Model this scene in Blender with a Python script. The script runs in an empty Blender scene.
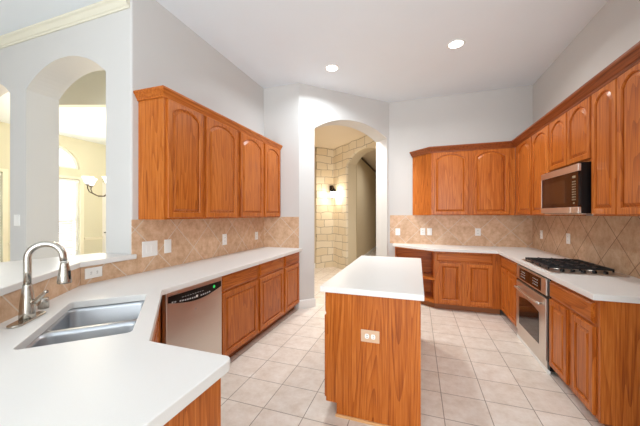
import bpy, bmesh, math, random
from mathutils import Vector, Matrix
random.seed(7)
scene = bpy.context.scene
COL = scene.collection
R2 = math.sqrt(0.5)

# ------------------------------------------------------------------ camera
cam_data = bpy.data.cameras.new('camera')
cam_data.sensor_width = 36.0
cam_data.lens = 36.0 * 285.6 / 640.0
cam_data.shift_y = 1.3 / 640.0
cam_data.clip_start = 0.02
cam = bpy.data.objects.new('camera', cam_data)
COL.objects.link(cam)
cam.location = (0, 0, 1.424)
cam.rotation_euler = (math.radians(90), 0, math.radians(18.79))
scene.camera = cam

# ------------------------------------------------------------------ world, colour management
world = bpy.data.worlds.new('daylight')
scene.world = world
world.use_nodes = True
bgn = world.node_tree.nodes.get('Background') or world.node_tree.nodes.new('ShaderNodeBackground')
bgn.inputs['Color'].default_value = (0.95, 0.98, 1.0, 1)
bgn.inputs['Strength'].default_value = 1.5
vs = scene.view_settings
vs.view_transform = 'Standard'
vs.look = 'None'
vs.gamma = 1.0
vs.use_curve_mapping = False
vs.exposure = 0.15
scene.cycles.max_bounces = 10
scene.cycles.diffuse_bounces = 6
scene.cycles.sample_clamp_indirect = 6.0

# lamp powers (the lamps themselves are placed with their fixtures)
P_CAN = 24.0          # each recessed ceiling lamp
P_SCONCE = 20.0
P_HALL_FILL = 36.0  # added unseen lamps that brighten hall and corridor
P_BULB = 12.0
CAN_COLOR = (0.86, 0.945, 1.0)
WARM = (1.0, 0.88, 0.70)


def area_light(name, loc, rot, sx, sy, power, color):
    l = bpy.data.lights.new(name, 'AREA')
    l.shape = 'RECTANGLE'
    l.size, l.size_y = sx, sy
    l.energy = power
    l.color = color
    o = bpy.data.objects.new(name, l)
    COL.objects.link(o)
    o.location = loc
    o.rotation_euler = rot
    return o


# added fill light behind the photographer, tilted up to lift the ceiling
area_light('window_daylight', (-0.1, -2.95, 1.55), (math.radians(122), 0, 0), 3.0, 2.0, 175.0, (0.89, 0.955, 1.0))

# ------------------------------------------------------------------ materials
MATS = {}


def srgb(r, g, b):
    f = lambda c: (c / 255 / 12.92) if c / 255 <= 0.04045 else ((c / 255 + 0.055) / 1.055) ** 2.4
    return (f(r), f(g), f(b), 1.0)


class NT:
    def __init__(self, name):
        self.m = bpy.data.materials.new(name)
        self.m.use_nodes = True
        self.t = self.m.node_tree
        self.b = self.t.nodes.get('Principled BSDF')

    def n(self, typ, **kw):
        nd = self.t.nodes.new(typ)
        for k, v in kw.items():
            setattr(nd, k, v)
        return nd

    def l(self, a, b):
        self.t.links.new(a, b)

    def math(self, op, a, b=None, clamp=False):
        nd = self.n('ShaderNodeMath', operation=op)
        nd.use_clamp = clamp
        for i, v in enumerate((a, b)):
            if v is None:
                continue
            if isinstance(v, (int, float)):
                nd.inputs[i].default_value = v
            else:
                self.l(v, nd.inputs[i])
        return nd.outputs[0]

    def mix(self, f, a, b, blend='MIX'):
        nd = self.n('ShaderNodeMix', data_type='RGBA', blend_type=blend)
        for s, v in ((nd.inputs[0], f), (nd.inputs[6], a), (nd.inputs[7], b)):
            if isinstance(v, (int, float)):
                s.default_value = v
            elif isinstance(v, tuple):
                s.default_value = v
            else:
                self.l(v, s)
        return nd.outputs[2]

    def ramp(self, f, stops):
        nd = self.n('ShaderNodeValToRGB')
        cr = nd.color_ramp
        while len(cr.elements) < len(stops):
            cr.elements.new(0.5)
        for e, (p, c) in zip(cr.elements, stops):
            e.position = p
            e.color = c
        self.l(f, nd.inputs[0])
        return nd.outputs[0]

    def noise(self, vec, scale, detail=2.0, rough=0.5):
        nd = self.n('ShaderNodeTexNoise')
        nd.inputs['Scale'].default_value = scale
        nd.inputs['Detail'].default_value = detail
        nd.inputs['Roughness'].default_value = rough
        if vec is not None:
            self.l(vec, nd.inputs['Vector'])
        return nd.outputs['Fac']

    def bump(self, h, strength, dist=0.01):
        nd = self.n('ShaderNodeBump')
        nd.inputs['Strength'].default_value = strength
        nd.inputs['Distance'].default_value = dist
        self.l(h, nd.inputs['Height'])
        self.l(nd.outputs[0], self.b.inputs['Normal'])


def simple(name, col, rough=0.5, metal=0.0, spec=0.5, emit=None, estr=0.0, var=0.0):
    if name in MATS:
        return MATS[name]
    k = NT(name)
    k.b.inputs['Roughness'].default_value = rough
    k.b.inputs['Metallic'].default_value = metal
    k.b.inputs['Specular IOR Level'].default_value = spec
    k.b.inputs['Base Color'].default_value = col
    if var > 0:
        tc = k.n('ShaderNodeTexCoord')
        f = k.noise(tc.outputs['Object'], 9.0, 3.0)
        k.l(k.mix(f, tuple(c * (1 - var) for c in col[:3]) + (1,), tuple(min(1, c * (1 + var)) for c in col[:3]) + (1,)), k.b.inputs['Base Color'])
    if emit:
        k.b.inputs['Emission Color'].default_value = emit
        k.b.inputs['Emission Strength'].default_value = estr
    MATS[name] = k.m
    return k.m


def plaster(name, col):
    k = NT(name)
    k.b.inputs['Roughness'].default_value = 0.75
    k.b.inputs['Specular IOR Level'].default_value = 0.25
    tc = k.n('ShaderNodeTexCoord')
    f = k.noise(tc.outputs['Object'], 3.0, 2.0)
    k.l(k.mix(f, tuple(c * 0.985 for c in col[:3]) + (1,), tuple(min(1, c * 1.015) for c in col[:3]) + (1,)), k.b.inputs['Base Color'])
    k.bump(k.noise(tc.outputs['Object'], 160.0, 3.0), 0.06, 0.004)
    return k.m


def oak(name, grain, light, mid, dark):
    """finished oak; grain runs along the axis named"""
    k = NT(name)
    k.b.inputs['Roughness'].default_value = 0.33
    k.b.inputs['Specular IOR Level'].default_value = 0.32
    tc = k.n('ShaderNodeTexCoord')
    oi = k.n('ShaderNodeObjectInfo')
    add = k.n('ShaderNodeVectorMath', operation='ADD')
    sc = k.n('ShaderNodeVectorMath', operation='SCALE')
    sc.inputs[0].default_value = (13.1, 7.7, 19.3)
    k.l(oi.outputs['Random'], sc.inputs['Scale'])
    k.l(tc.outputs['Object'], add.inputs[0])
    k.l(sc.outputs[0], add.inputs[1])
    mp = k.n('ShaderNodeMapping')
    along = 0.075
    mp.inputs['Scale'].default_value = tuple(along if a == grain else 1.0 for a in 'xyz')
    k.l(add.outputs[0], mp.inputs['Vector'])
    a = k.noise(mp.outputs[0], 6.5, 1.0, 0.4)
    rings = k.math('FRACT', k.math('MULTIPLY', a, 15.0))
    saw = k.math('POWER', rings, 2.2)
    mp2 = k.n('ShaderNodeMapping')
    mp2.inputs['Scale'].default_value = tuple(0.03 if q == grain else 1.0 for q in 'xyz')
    k.l(add.outputs[0], mp2.inputs['Vector'])
    fine = k.noise(mp2.outputs[0], 170.0, 2.0, 0.6)
    streak = k.noise(mp2.outputs[0], 70.0, 2.0, 0.6)
    broad = k.noise(mp.outputs[0], 2.2, 1.0)
    v = k.math('ADD', k.math('MULTIPLY', saw, -0.26), k.math('MULTIPLY', fine, 0.80))
    v = k.math('ADD', v, k.math('MULTIPLY', streak, 0.58))
    v = k.math('ADD', k.math('ADD', v, -0.07), k.math('MULTIPLY', k.math('SUBTRACT', broad, 0.5), 0.45))
    col = k.ramp(v, [(0.20, dark), (0.50, mid), (0.82, light)])
    k.l(col, k.b.inputs['Base Color'])
    k.bump(fine, 0.08, 0.002)
    return k.m


OL, OM, OD = srgb(202, 120, 52), srgb(177, 93, 28), srgb(136, 63, 14)
OAK = {g: oak('oak_' + g, g, OL, OM, OD) for g in 'xyz'}
OAK_DARK = oak('oak_crown', 'y', srgb(158, 86, 42), srgb(140, 72, 33), srgb(104, 50, 20))
OAK_RAW = oak('raw_oak_edge', 'x', srgb(226, 180, 130), srgb(214, 160, 106), srgb(180, 124, 76))
WALL = plaster('grey_paint', srgb(208, 206, 203))
CEIL = plaster('ceiling_paint', srgb(234, 241, 247))
CREAM = plaster('cream_paint', srgb(228, 224, 206))
TAN = plaster('tan_paint', srgb(208, 193, 164))
YELLOW = plaster('straw_paint', srgb(208, 206, 186))
WHITE = simple('white_trim', srgb(236, 236, 233), 0.4)
PLASTIC = simple('white_plastic', srgb(240, 239, 235), 0.35)
BEIGE_PLASTIC = simple('beige_plate', srgb(214, 178, 146), 0.4)
SLOT = simple('dark_slot', srgb(70, 66, 62), 0.6)
BLACK = simple('black_enamel', srgb(12, 12, 13), 0.35, spec=0.3)
IRON = simple('cast_iron', srgb(34, 36, 38), 0.45)
GLASSBLACK = simple('black_glass', srgb(16, 10, 8), 0.08, spec=0.4)
DARKBRONZE = simple('dark_bronze', srgb(58, 46, 34), 0.4, 0.7)
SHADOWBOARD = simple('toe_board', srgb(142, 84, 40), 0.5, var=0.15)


def steel(name, col, rough, axis):
    k = NT(name)
    k.b.inputs['Metallic'].default_value = 1.0
    tc = k.n('ShaderNodeTexCoord')
    mp = k.n('ShaderNodeMapping')
    mp.inputs['Scale'].default_value = tuple(0.02 if a == axis else 1.0 for a in 'xyz')
    k.l(tc.outputs['Object'], mp.inputs['Vector'])
    f = k.noise(mp.outputs[0], 400.0, 2.0)
    k.l(k.mix(f, tuple(c * 0.92 for c in col[:3]) + (1,), col), k.b.inputs['Base Color'])
    k.l(k.math('ADD', k.math('MULTIPLY', f, 0.1), rough - 0.05), k.b.inputs['Roughness'])
    return k.m


STEEL = steel('brushed_steel', srgb(224, 219, 212), 0.33, 'y')
STEEL_SINK = steel('sink_steel', srgb(190, 193, 197), 0.40, 'x')
NICKEL = steel('brushed_nickel', srgb(196, 190, 180), 0.26, 'z')


def counter_mat():
    k = NT('white_quartz')
    k.b.inputs['Roughness'].default_value = 0.38
    k.b.inputs['Specular IOR Level'].default_value = 0.35
    tc = k.n('ShaderNodeTexCoord')
    f = k.noise(tc.outputs['Object'], 420.0, 2.0, 0.7)
    g = k.noise(tc.outputs['Object'], 5.0, 3.0)
    c = k.mix(f, srgb(223, 221, 217), srgb(232, 231, 228))
    k.l(k.mix(k.math('MULTIPLY', g, 0.25), c, srgb(228, 222, 214)), k.b.inputs['Base Color'])
    return k.m


QUARTZ = counter_mat()


def floor_mat():
    k = NT('floor_tiles')
    tc = k.n('ShaderNodeTexCoord')
    mp = k.n('ShaderNodeMapping')
    mp.inputs['Location'].default_value = (-0.182 + 0.312 * 20 + 0.003, -2.165 + 0.308 * 20 + 0.003, 0)
    k.l(tc.outputs['Object'], mp.inputs['Vector'])
    br = k.n('ShaderNodeTexBrick', offset=0.0, squash=1.0)
    br.inputs['Scale'].default_value = 1.0
    br.inputs['Brick Width'].default_value = 0.312
    br.inputs['Row Height'].default_value = 0.308
    br.inputs['Mortar Size'].default_value = 0.0032
    br.inputs['Mortar Smooth'].default_value = 0.1
    br.inputs['Bias'].default_value = 0.0
    br.inputs['Color1'].default_value = (1, 1, 1, 1)
    br.inputs['Color2'].default_value = (0.90, 0.885, 0.865, 1)
    k.l(mp.outputs[0], br.inputs['Vector'])
    cloud = k.noise(tc.outputs['Object'], 9.0, 5.0, 0.62)
    vein = k.noise(tc.outputs['Object'], 34.0, 4.0, 0.7)
    base = k.ramp(k.math('ADD', k.math('MULTIPLY', cloud, 0.7), k.math('MULTIPLY', vein, 0.3)),
                  [(0.30, srgb(212, 197, 182)), (0.50, srgb(228, 217, 206)), (0.70, srgb(240, 233, 225))])
    base = k.mix(0.8, base, br.outputs['Color'], 'MULTIPLY')
    k.l(k.mix(br.outputs['Fac'], base, srgb(152, 138, 124)), k.b.inputs['Base Color'])
    k.b.inputs['Roughness'].default_value = 0.36
    k.b.inputs['Specular IOR Level'].default_value = 0.4
    k.bump(k.math('SUBTRACT', 1.0, br.outputs['Fac']), 0.35, 0.003)
    return k.m


FLOOR = floor_mat()


def splash_mat(name, comb, phase, grout, tone):
    """diagonal stone tiles; comb gives the horizontal coordinate as (x weight, y weight)"""
    k = NT(name)
    tc = k.n('ShaderNodeTexCoord')
    sp = k.n('ShaderNodeSeparateXYZ')
    k.l(tc.outputs['Object'], sp.inputs[0])
    h = k.math('ADD', k.math('MULTIPLY', sp.outputs['X'], comb[0]), k.math('MULTIPLY', sp.outputs['Y'], comb[1]))
    z = sp.outputs['Z']
    u = k.math('MULTIPLY', k.math('ADD', h, z), R2)
    v = k.math('MULTIPLY', k.math('SUBTRACT', z, h), R2)
    cb = k.n('ShaderNodeCombineXYZ')
    k.l(k.math('ADD', u, phase[0] + 6.4), cb.inputs[0])
    k.l(k.math('ADD', v, phase[1] + 6.4), cb.inputs[1])
    br = k.n('ShaderNodeTexBrick', offset=0.0, squash=1.0)
    br.inputs['Scale'].default_value = 1.0
    br.inputs['Brick Width'].default_value = 0.318
    br.inputs['Row Height'].default_value = 0.318
    br.inputs['Mortar Size'].default_value = 0.0036
    br.inputs['Mortar Smooth'].default_value = 0.1
    br.inputs['Color1'].default_value = (1, 1, 1, 1)
    br.inputs['Color2'].default_value = (0.88, 0.86, 0.84, 1)
    k.l(cb.outputs[0], br.inputs['Vector'])
    n1 = k.noise(tc.outputs['Object'], 14.0, 5.0, 0.65)
    n2 = k.noise(tc.outputs['Object'], 70.0, 4.0, 0.7)
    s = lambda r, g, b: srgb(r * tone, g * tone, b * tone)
    base = k.ramp(k.math('ADD', k.math('MULTIPLY', n1, 0.75), k.math('MULTIPLY', n2, 0.25)),
                  [(0.30, s(190, 148, 112)), (0.50, s(215, 178, 144)), (0.70, s(232, 202, 172))])
    base = k.mix(0.8, base, br.outputs['Color'], 'MULTIPLY')
    k.l(k.mix(k.math('MULTIPLY', br.outputs['Fac'], 0.8), base, grout), k.b.inputs['Base Color'])
    k.b.inputs['Roughness'].default_value = 0.5
    k.bump(k.math('SUBTRACT', k.math('MULTIPLY', n2, 0.4), br.outputs['Fac']), 0.25, 0.003)
    return k.m


GROUT_L, GROUT_R_SHADED = srgb(236, 220, 202), srgb(132, 92, 60)  # right-wall grout darkened to paint in the shade of its joints
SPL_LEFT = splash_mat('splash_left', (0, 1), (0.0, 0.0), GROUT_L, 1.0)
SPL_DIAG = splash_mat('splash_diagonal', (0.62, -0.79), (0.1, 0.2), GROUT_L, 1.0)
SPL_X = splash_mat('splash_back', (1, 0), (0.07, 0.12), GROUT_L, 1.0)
SPL_RIGHT = splash_mat('splash_right', (0, 1), (0.0, 0.11), GROUT_R_SHADED, 0.93)


def stone_mat(name, comb):
    k = NT(name)
    tc = k.n('ShaderNodeTexCoord')
    sp = k.n('ShaderNodeSeparateXYZ')
    k.l(tc.outputs['Object'], sp.inputs[0])
    h = k.math('ADD', k.math('MULTIPLY', sp.outputs['X'], comb[0]), k.math('MULTIPLY', sp.outputs['Y'], comb[1]))
    w = k.noise(tc.outputs['Object'], 3.0, 2.0)
    cb = k.n('ShaderNodeCombineXYZ')
    k.l(k.math('ADD', h, k.math('ADD', k.math('MULTIPLY', w, 0.10), 20.0)), cb.inputs[0])
    k.l(k.math('ADD', sp.outputs['Z'], k.math('MULTIPLY', w, 0.10)), cb.inputs[1])
    br = k.n('ShaderNodeTexBrick', offset=0.43, squash=1.6, squash_frequency=3, offset_frequency=2)
    br.inputs['Scale'].default_value = 1.0
    br.inputs['Brick Width'].default_value = 0.33
    br.inputs['Row Height'].default_value = 0.19
    br.inputs['Mortar Size'].default_value = 0.008
    br.inputs['Mortar Smooth'].default_value = 0.5
    br.inputs['Color1'].default_value = srgb(234, 224, 204)
    br.inputs['Color2'].default_value = srgb(221, 204, 174)
    k.l(cb.outputs[0], br.inputs['Vector'])
    n = k.noise(tc.outputs['Object'], 16.0, 5.0, 0.7)
    c = k.mix(k.math('MULTIPLY', n, 0.5), br.outputs['Color'], srgb(222, 210, 186))
    k.l(k.mix(k.math('MULTIPLY', br.outputs['Fac'], 0.40), c, srgb(206, 188, 158)), k.b.inputs['Base Color'])
    k.b.inputs['Roughness'].default_value = 0.8
    k.bump(k.math('SUBTRACT', k.math('MULTIPLY', n, 0.8), br.outputs['Fac']), 0.20, 0.008)
    return k.m


STONE_S = stone_mat('limestone_far', (R2, R2))
STONE_R = stone_mat('limestone_arch', (R2, -R2))
GLASS = None


def glass_mat():
    k = NT('window_glass')
    tr = k.n('ShaderNodeBsdfTransparent')
    gl = k.n('ShaderNodeBsdfGlossy')
    gl.inputs['Roughness'].default_value = 0.02
    fr = k.n('ShaderNodeFresnel')
    fr.inputs['IOR'].default_value = 1.45
    mx = k.n('ShaderNodeMixShader')
    k.l(fr.outputs[0], mx.inputs[0])
    k.l(tr.outputs[0], mx.inputs[1])
    k.l(gl.outputs[0], mx.inputs[2])
    k.l(mx.outputs[0], k.t.nodes['Material Output'].inputs['Surface'])
    return k.m


GLASS = glass_mat()
LAMP_ON = simple('lamp_lens', (1, 1, 1, 1), 0.5, emit=(1.0, 0.97, 0.92, 1), estr=9.0)
SHADE_ON = simple('lit_shade', (1, 1, 1, 1), 0.5, emit=(1.0, 0.96, 0.88, 1), estr=2.2)
SCONCE_ON = simple('lit_lantern_glass', (1, 1, 1, 1), 0.4, emit=(1.0, 0.93, 0.80, 1), estr=5.0)
GREEN_LED = simple('green_light', srgb(40, 190, 90), 0.4, emit=srgb(40, 200, 90), estr=0.7)
MARK = simple('printed_mark', srgb(196, 198, 200), 0.5)
GOLD_MARK = simple('printed_mark_warm', srgb(150, 132, 104), 0.5)


# ------------------------------------------------------------------ mesh helpers
class MB:
    def __init__(self):
        self.v, self.f, self.sm = [], [], []

    def add(self, verts, faces, smooth=False, M=None):
        b = len(self.v)
        for p in verts:
            p = Vector(p)
            self.v.append(M @ p if M else p)
        for q in faces:
            self.f.append([b + i for i in q])
            self.sm.append(smooth)
        return self

    def box(self, x0, y0, z0, x1, y1, z1, M=None):
        vs = [(x, y, z) for z in (z0, z1) for y in (y0, y1) for x in (x0, x1)]
        fs = [(0, 2, 3, 1), (4, 5, 7, 6), (0, 1, 5, 4), (2, 6, 7, 3), (0, 4, 6, 2), (1, 3, 7, 5)]
        return self.add(vs, fs, False, M)

    def prism(self, poly, z0, z1, M=None):
        n = len(poly)
        vs = [(x, y, z0) for x, y in poly] + [(x, y, z1) for x, y in poly]
        fs = [list(range(n))[::-1], list(range(n, 2 * n))]
        fs += [(i, (i + 1) % n, n + (i + 1) % n, n + i) for i in range(n)]
        return self.add(vs, fs, False, M)

    def lathe(self, prof, c=(0, 0, 0), seg=24, M=None, cap=True):
        vs, fs = [], []
        for r, z in prof:
            for i in range(seg):
                a = 2 * math.pi * i / seg
                vs.append((c[0] + r * math.cos(a), c[1] + r * math.sin(a), c[2] + z))
        for j in range(len(prof) - 1):
            for i in range(seg):
                k = (i + 1) % seg
                fs.append((j * seg + i, j * seg + k, (j + 1) * seg + k, (j + 1) * seg + i))
        if cap:
            if prof[0][0] > 1e-5:
                fs.append(list(range(seg))[::-1])
            if prof[-1][0] > 1e-5:
                fs.append([(len(prof) - 1) * seg + i for i in range(seg)])
        return self.add(vs, fs, True, M)

    def tube(self, pts, rad, seg=12, M=None):
        pts = [Vector(p) for p in pts]
        rads = rad if isinstance(rad, (list, tuple)) else [rad] * len(pts)
        up = Vector((0, 0, 1))
        t0 = (pts[1] - pts[0]).normalized()
        if abs(t0.dot(up)) > 0.9:
            up = Vector((1, 0, 0))
        nrm = (up - t0 * up.dot(t0)).normalized()
        vs, fs = [], []
        for i, p in enumerate(pts):
            t = (pts[min(i + 1, len(pts) - 1)] - pts[max(i - 1, 0)]).normalized()
            nrm = (nrm - t * nrm.dot(t)).normalized()
            bn = t.cross(nrm)
            for j in range(seg):
                a = 2 * math.pi * j / seg
                vs.append(p + (nrm * math.cos(a) + bn * math.sin(a)) * rads[i])
        for i in range(len(pts) - 1):
            for j in range(seg):
                k = (j + 1) % seg
                fs.append((i * seg + j, i * seg + k, (i + 1) * seg + k, (i + 1) * seg + j))
        fs.append(list(range(seg))[::-1])
        fs.append([(len(pts) - 1) * seg + j for j in range(seg)])
        return self.add(vs, fs, True, M)

    def build(self, name, mat, parent=None, origin=None, bevel=0.0, seg=2, autosmooth=True):
        if parent is not None:
            off = parent_loc(parent)
        else:
            off = Vector(origin) if origin is not None else Vector((0, 0, 0))
        me = bpy.data.meshes.new(name)
        me.from_pydata([tuple(p - off) for p in self.v], [], self.f)
        bm = bmesh.new()
        bm.from_mesh(me)
        bmesh.ops.recalc_face_normals(bm, faces=bm.faces)
        bm.to_mesh(me)
        bm.free()
        for p, s in zip(me.polygons, self.sm):
            p.use_smooth = s
        me.materials.append(mat)
        o = bpy.data.objects.new(name, me)
        COL.objects.link(o)
        if parent is not None:
            o.parent = parent
        elif origin is not None:
            o.location = off
        if bevel > 0:
            md = o.modifiers.new('edge', 'BEVEL')
            md.width = bevel
            md.segments = seg
            md.limit_method = 'ANGLE'
            md.angle_limit = math.radians(40)
        return o


def parent_loc(o):
    v = Vector((0, 0, 0))
    while o is not None:
        v = v + o.location
        o = o.parent
    return v


def thing(name, label, cat, loc, group=None):
    o = bpy.data.objects.new(name, None)
    o.empty_display_size = 0.05
    COL.objects.link(o)
    o.location = loc
    return tag(o, label, cat, group)


def tag(o, label, cat, group=None):
    o['label'] = label
    o['category'] = cat
    if group:
        o['group'] = group
    return o


def struct(o, label=None):
    o['kind'] = 'structure'
    if label:
        o['label'] = label
        o['category'] = o.name.split('_')[0]
    return o


def arc_pts(x0, x1, z, rise, n=24):
    """segmental arch from (x1, z) over to (x0, z)"""
    h = (x1 - x0) / 2
    rad = (h * h + rise * rise) / (2 * rise)
    cx, cz = (x0 + x1) / 2, z + rise - rad
    a = math.asin(min(1, h / rad))
    return [(cx + rad * math.sin(a - 2 * a * i / n), cz + rad * math.cos(a - 2 * a * i / n)) for i in range(n + 1)]


def arched_wall(L0, L1, z0, z1, openings, thick, M, name, mat):
    """wall profile in (u, w) with arched openings down to the floor, extruded along -d; M maps (u, d, w) to the world"""
    pts = [(L0, z0), (L0, z1), (L1, z1), (L1, z0)]
    for (a, b, spring, rise) in sorted(openings, reverse=True):
        pts.append((b, z0))
        pts += arc_pts(a, b, spring, rise)
        pts.append((a, z0))
    n = len(pts)
    mb = MB()
    vs = [(u, 0, w) for u, w in pts] + [(u, -thick, w) for u, w in pts]
    fs = [list(range(n)), list(range(n, 2 * n))[::-1]] + [(i, (i + 1) % n, n + (i + 1) % n, n + i) for i in range(n)]
    mb.add(vs, fs, False, M)
    return mb.build(name, mat)


def frame(origin, u, n):
    """matrix taking (along, outward, up) to the world"""
    m = Matrix.Identity(4)
    m[0][0], m[1][0] = u[0], u[1]
    m[0][1], m[1][1] = n[0], n[1]
    m[0][3], m[1][3] = origin[0], origin[1]
    if len(origin) > 2:
        m[2][3] = origin[2]
    return m


def poly_with_hole(outer, hole, z0, z1):
    bm = bmesh.new()
    edges = []
    for loop in (outer, hole):
        if not loop:
            continue
        vsx = [bm.verts.new((x, y, z0)) for x, y in loop]
        edges += [bm.edges.new((vsx[i], vsx[(i + 1) % len(vsx)])) for i in range(len(vsx))]
    r = bmesh.ops.triangle_fill(bm, edges=edges, use_beauty=True)
    faces = [g for g in r['geom'] if isinstance(g, bmesh.types.BMFace)]
    ex = bmesh.ops.extrude_face_region(bm, geom=faces)
    bmesh.ops.translate(bm, verts=[g for g in ex['geom'] if isinstance(g, bmesh.types.BMVert)], vec=(0, 0, z1 - z0))
    bmesh.ops.dissolve_limit(bm, angle_limit=0.01, verts=bm.verts, edges=bm.edges)
    mb = MB()
    bm.verts.index_update()
    mb.add([v.co.copy() for v in bm.verts], [[v.index for v in f.verts] for f in bm.faces])
    bm.free()
    return mb


def round_quad(c, u, v, hu, hv, r, n=6):
    """rounded rectangle about c with half sizes hu, hv along the unit directions u, v"""
    out = []
    for (su, sv, a0) in ((1, 1, 0), (-1, 1, 90), (-1, -1, 180), (1, -1, 270)):
        for i in range(n + 1):
            a = math.radians(a0 + 90 * i / n)
            pu = su * (hu - r) + r * math.cos(a)
            pv = sv * (hv - r) + r * math.sin(a)
            out.append((c[0] + u[0] * pu + v[0] * pv, c[1] + u[1] * pu + v[1] * pv))
    return out


# ------------------------------------------------------------------ room shell
XL, XR, YE, YB, YP, C = -2.287, 1.673, 3.967, 5.178, 1.77, 3.40
P0 = (-1.683, YE)
DN, DS = (-R2, R2), (R2, R2)          # into the hall; along the diagonal wall

fl = MB().prism([(-7.2, -3.0), (2.2, -3.0), (2.2, 13.4), (-7.2, 13.4)], -0.12, 0.0).build('floor', FLOOR)
struct(fl)
ce = MB().prism([(-5.9, -3.0), (1.85, -3.0), (1.85, 5.32), (-0.60, 5.32), (-2.0, 4.06), (-2.44, 4.06), (-2.44, 3.18), (-4.80, 2.43), (-4.80, 1.80), (-5.9, 1.80)], C, C + 0.1).build('ceiling', CEIL)
struct(ce)
struct(MB().box(-5.86, -2.99, 3.24, XL - 0.005, YP - 0.001, C - 0.001).build('ceiling_breakfast', CEIL))
cr_ = [(XL - 0.018 + 0.018 * math.cos(math.radians(a)), YP + 0.018 + 0.018 * math.sin(math.radians(a))) for a in (-90, -67, -45, -22, 0)]
struct(MB().prism([(XL - 0.16, YP)] + cr_ + [(XL, YE + 0.14), (XL - 0.16, YE + 0.14)], 0, C).build('wall_left', WALL))
struct(MB().box(XL, YE, 0, P0[0] + 0.0, YE + 0.14, C).build('wall_end', WALL))
struct(MB().box(-0.472, YB, 0, XR + 0.14, YB + 0.14, C).build('wall_back', WALL))
struct(MB().box(XR, -3.0, 0, XR + 0.14, YB, C).build('wall_right', WALL))
struct(arched_wall(0, 1.7127, 0, C, [(0.255, 1.668, 2.757, 0.215)], 0.31, frame(P0, DS, (R2, -R2)), 'wall_diagonal', WALL))
aw = arched_wall(-5.85, XL - 0.16, 0, C, [(-3.73, -2.59, 2.68, 0.225), (-5.14, -4.0, 2.68, 0.225)], 0.28, frame((0, YP), (1, 0), (0, -1)), 'wall_passage', WALL)
struct(aw)

# crown along the passage wall
def sweep(path, prof, closed_ends=True):
    """mitred sweep of profile (outward, z) along a plan polyline; outward is to the left of travel"""
    n = len(path)
    mb = MB()
    rings = []
    for i, p in enumerate(path):
        p = Vector(p)
        d0 = (Vector(path[i]) - Vector(path[i - 1])).normalized() if i > 0 else None
        d1 = (Vector(path[i + 1]) - Vector(path[i])).normalized() if i < n - 1 else None
        if d0 is None:
            d0 = d1
        if d1 is None:
            d1 = d0
        n0, n1 = Vector((-d0.y, d0.x)), Vector((-d1.y, d1.x))
        m = (n0 + n1).normalized()
        s = 1.0 / max(0.2, m.dot(n0))
        rings.append([(p.x + m.x * s * o, p.y + m.y * s * o, z) for o, z in prof])
    k = len(prof)
    vs = [q for r in rings for q in r]
    fs = []
    for i in range(n - 1):
        for j in range(k):
            a, b = i * k + j, i * k + (j + 1) % k
            fs.append((a, b, b + k, a + k))
    fs.append(list(range(k)))
    fs.append([(n - 1) * k + j for j in range(k)][::-1])
    return mb.add(vs, fs)


CROWN_W = [(0, 3.170), (0.008, 3.170), (0.012, 3.183), (0.022, 3.188), (0.045, 3.218), (0.062, 3.228), (0.068, 3.239), (0, 3.239)]
struct(sweep([(XL - 0.012, YP - 0.001), (-5.84, YP - 0.001)], CROWN_W).build('trim_1', CREAM))

# rear and breakfast-side walls, with an unseen opening added behind the photographer for light
rw = MB()
for (a, b, c, d) in ((-7.2, -1.7, 0, C), (1.5, XR, 0, C), (-1.7, 1.5, 0, 0.45), (-1.7, 1.5, 2.65, C)):
    rw.box(a, -3.14, c, b, -3.0, d)
struct(rw.build('wall_rear', WALL))
struct(MB().box(-6.0, -3.0, 0, -5.86, YP, C).build('wall_breakfast', WALL))

struct(MB().box(0.98, 0.75, 0, XR - 0.001, 1.45, C).build('wall_shade_block', WALL))  # added unseen block that shades the end of the cooktop run

# low wall that carries the raised bar ledge
BD = (0.592, -0.806)                   # direction of the diagonal bar
BN = (0.806, 0.592)                    # towards the kitchen
B0, B1 = (XL, 1.378), (-1.40, 0.170)
off = lambda p, d: (p[0] + BN[0] * d, p[1] + BN[1] * d)
struct(MB().prism([(XL, YP - 0.002), B0, B1, off(B1, -0.14), (XL - 0.14, 1.33), (XL - 0.14, YP - 0.002)], 0, 1.045).build('wall_low', WALL))

# baseboards
BBP = [(0, 0), (0.014, 0), (0.014, 0.105), (0.008, 0.125), (0, 0.13)]
dpt = lambda s, d=0.0: (P0[0] + DS[0] * s - DN[0] * d, P0[1] + DS[1] * s - DN[1] * d)
bb = sweep([dpt(0.27), dpt(0.0), (P0[0] - 0.05, YE)], BBP)
struct(bb.build('baseboard_diagonal', WHITE))

# dining room seen through the passage arches
XW = -6.85
FY = frame((XW, 0), (0, 1), (1, 0))    # (along y, out of the wall, up)


def window_wall():
    """the straw wall with an arched window over a square one, and a second square one"""
    mb = MB()
    y0, y1, top = 1.0, 5.6, 3.25
    for (a, b, z0, z1) in ((y0, 2.05, 0, top), (2.93, 3.24, 0, top), (4.14, 4.60, 0, top), (5.35, y1, 0, top),
                           (2.05, 2.93, 0, 0.45), (2.05, 2.93, 2.165, top), (3.24, 4.14, 0, 0.45), (3.24, 4.14, 2.165, 2.385),
                           (4.60, 5.35, 2.165, top)):
        mb.box(a, -0.16, z0, b, 0, z1, FY)
    arc = arc_pts(3.24, 4.14, 2.385, 0.4499, 28)
    pts = [(3.24, 2.385), (3.24, top), (4.14, top), (4.14, 2.385)] + arc[1:-1]
    n = len(pts)
    mb.add([(u, 0, w) for u, w in pts] + [(u, -0.16, w) for u, w in pts],
           [list(range(n)), list(range(n, 2 * n))[::-1]] + [(i, (i + 1) % n, n + (i + 1) % n, n + i) for i in range(n)], False, FY)
    return struct(mb.build('wall_dining', YELLOW))


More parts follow.
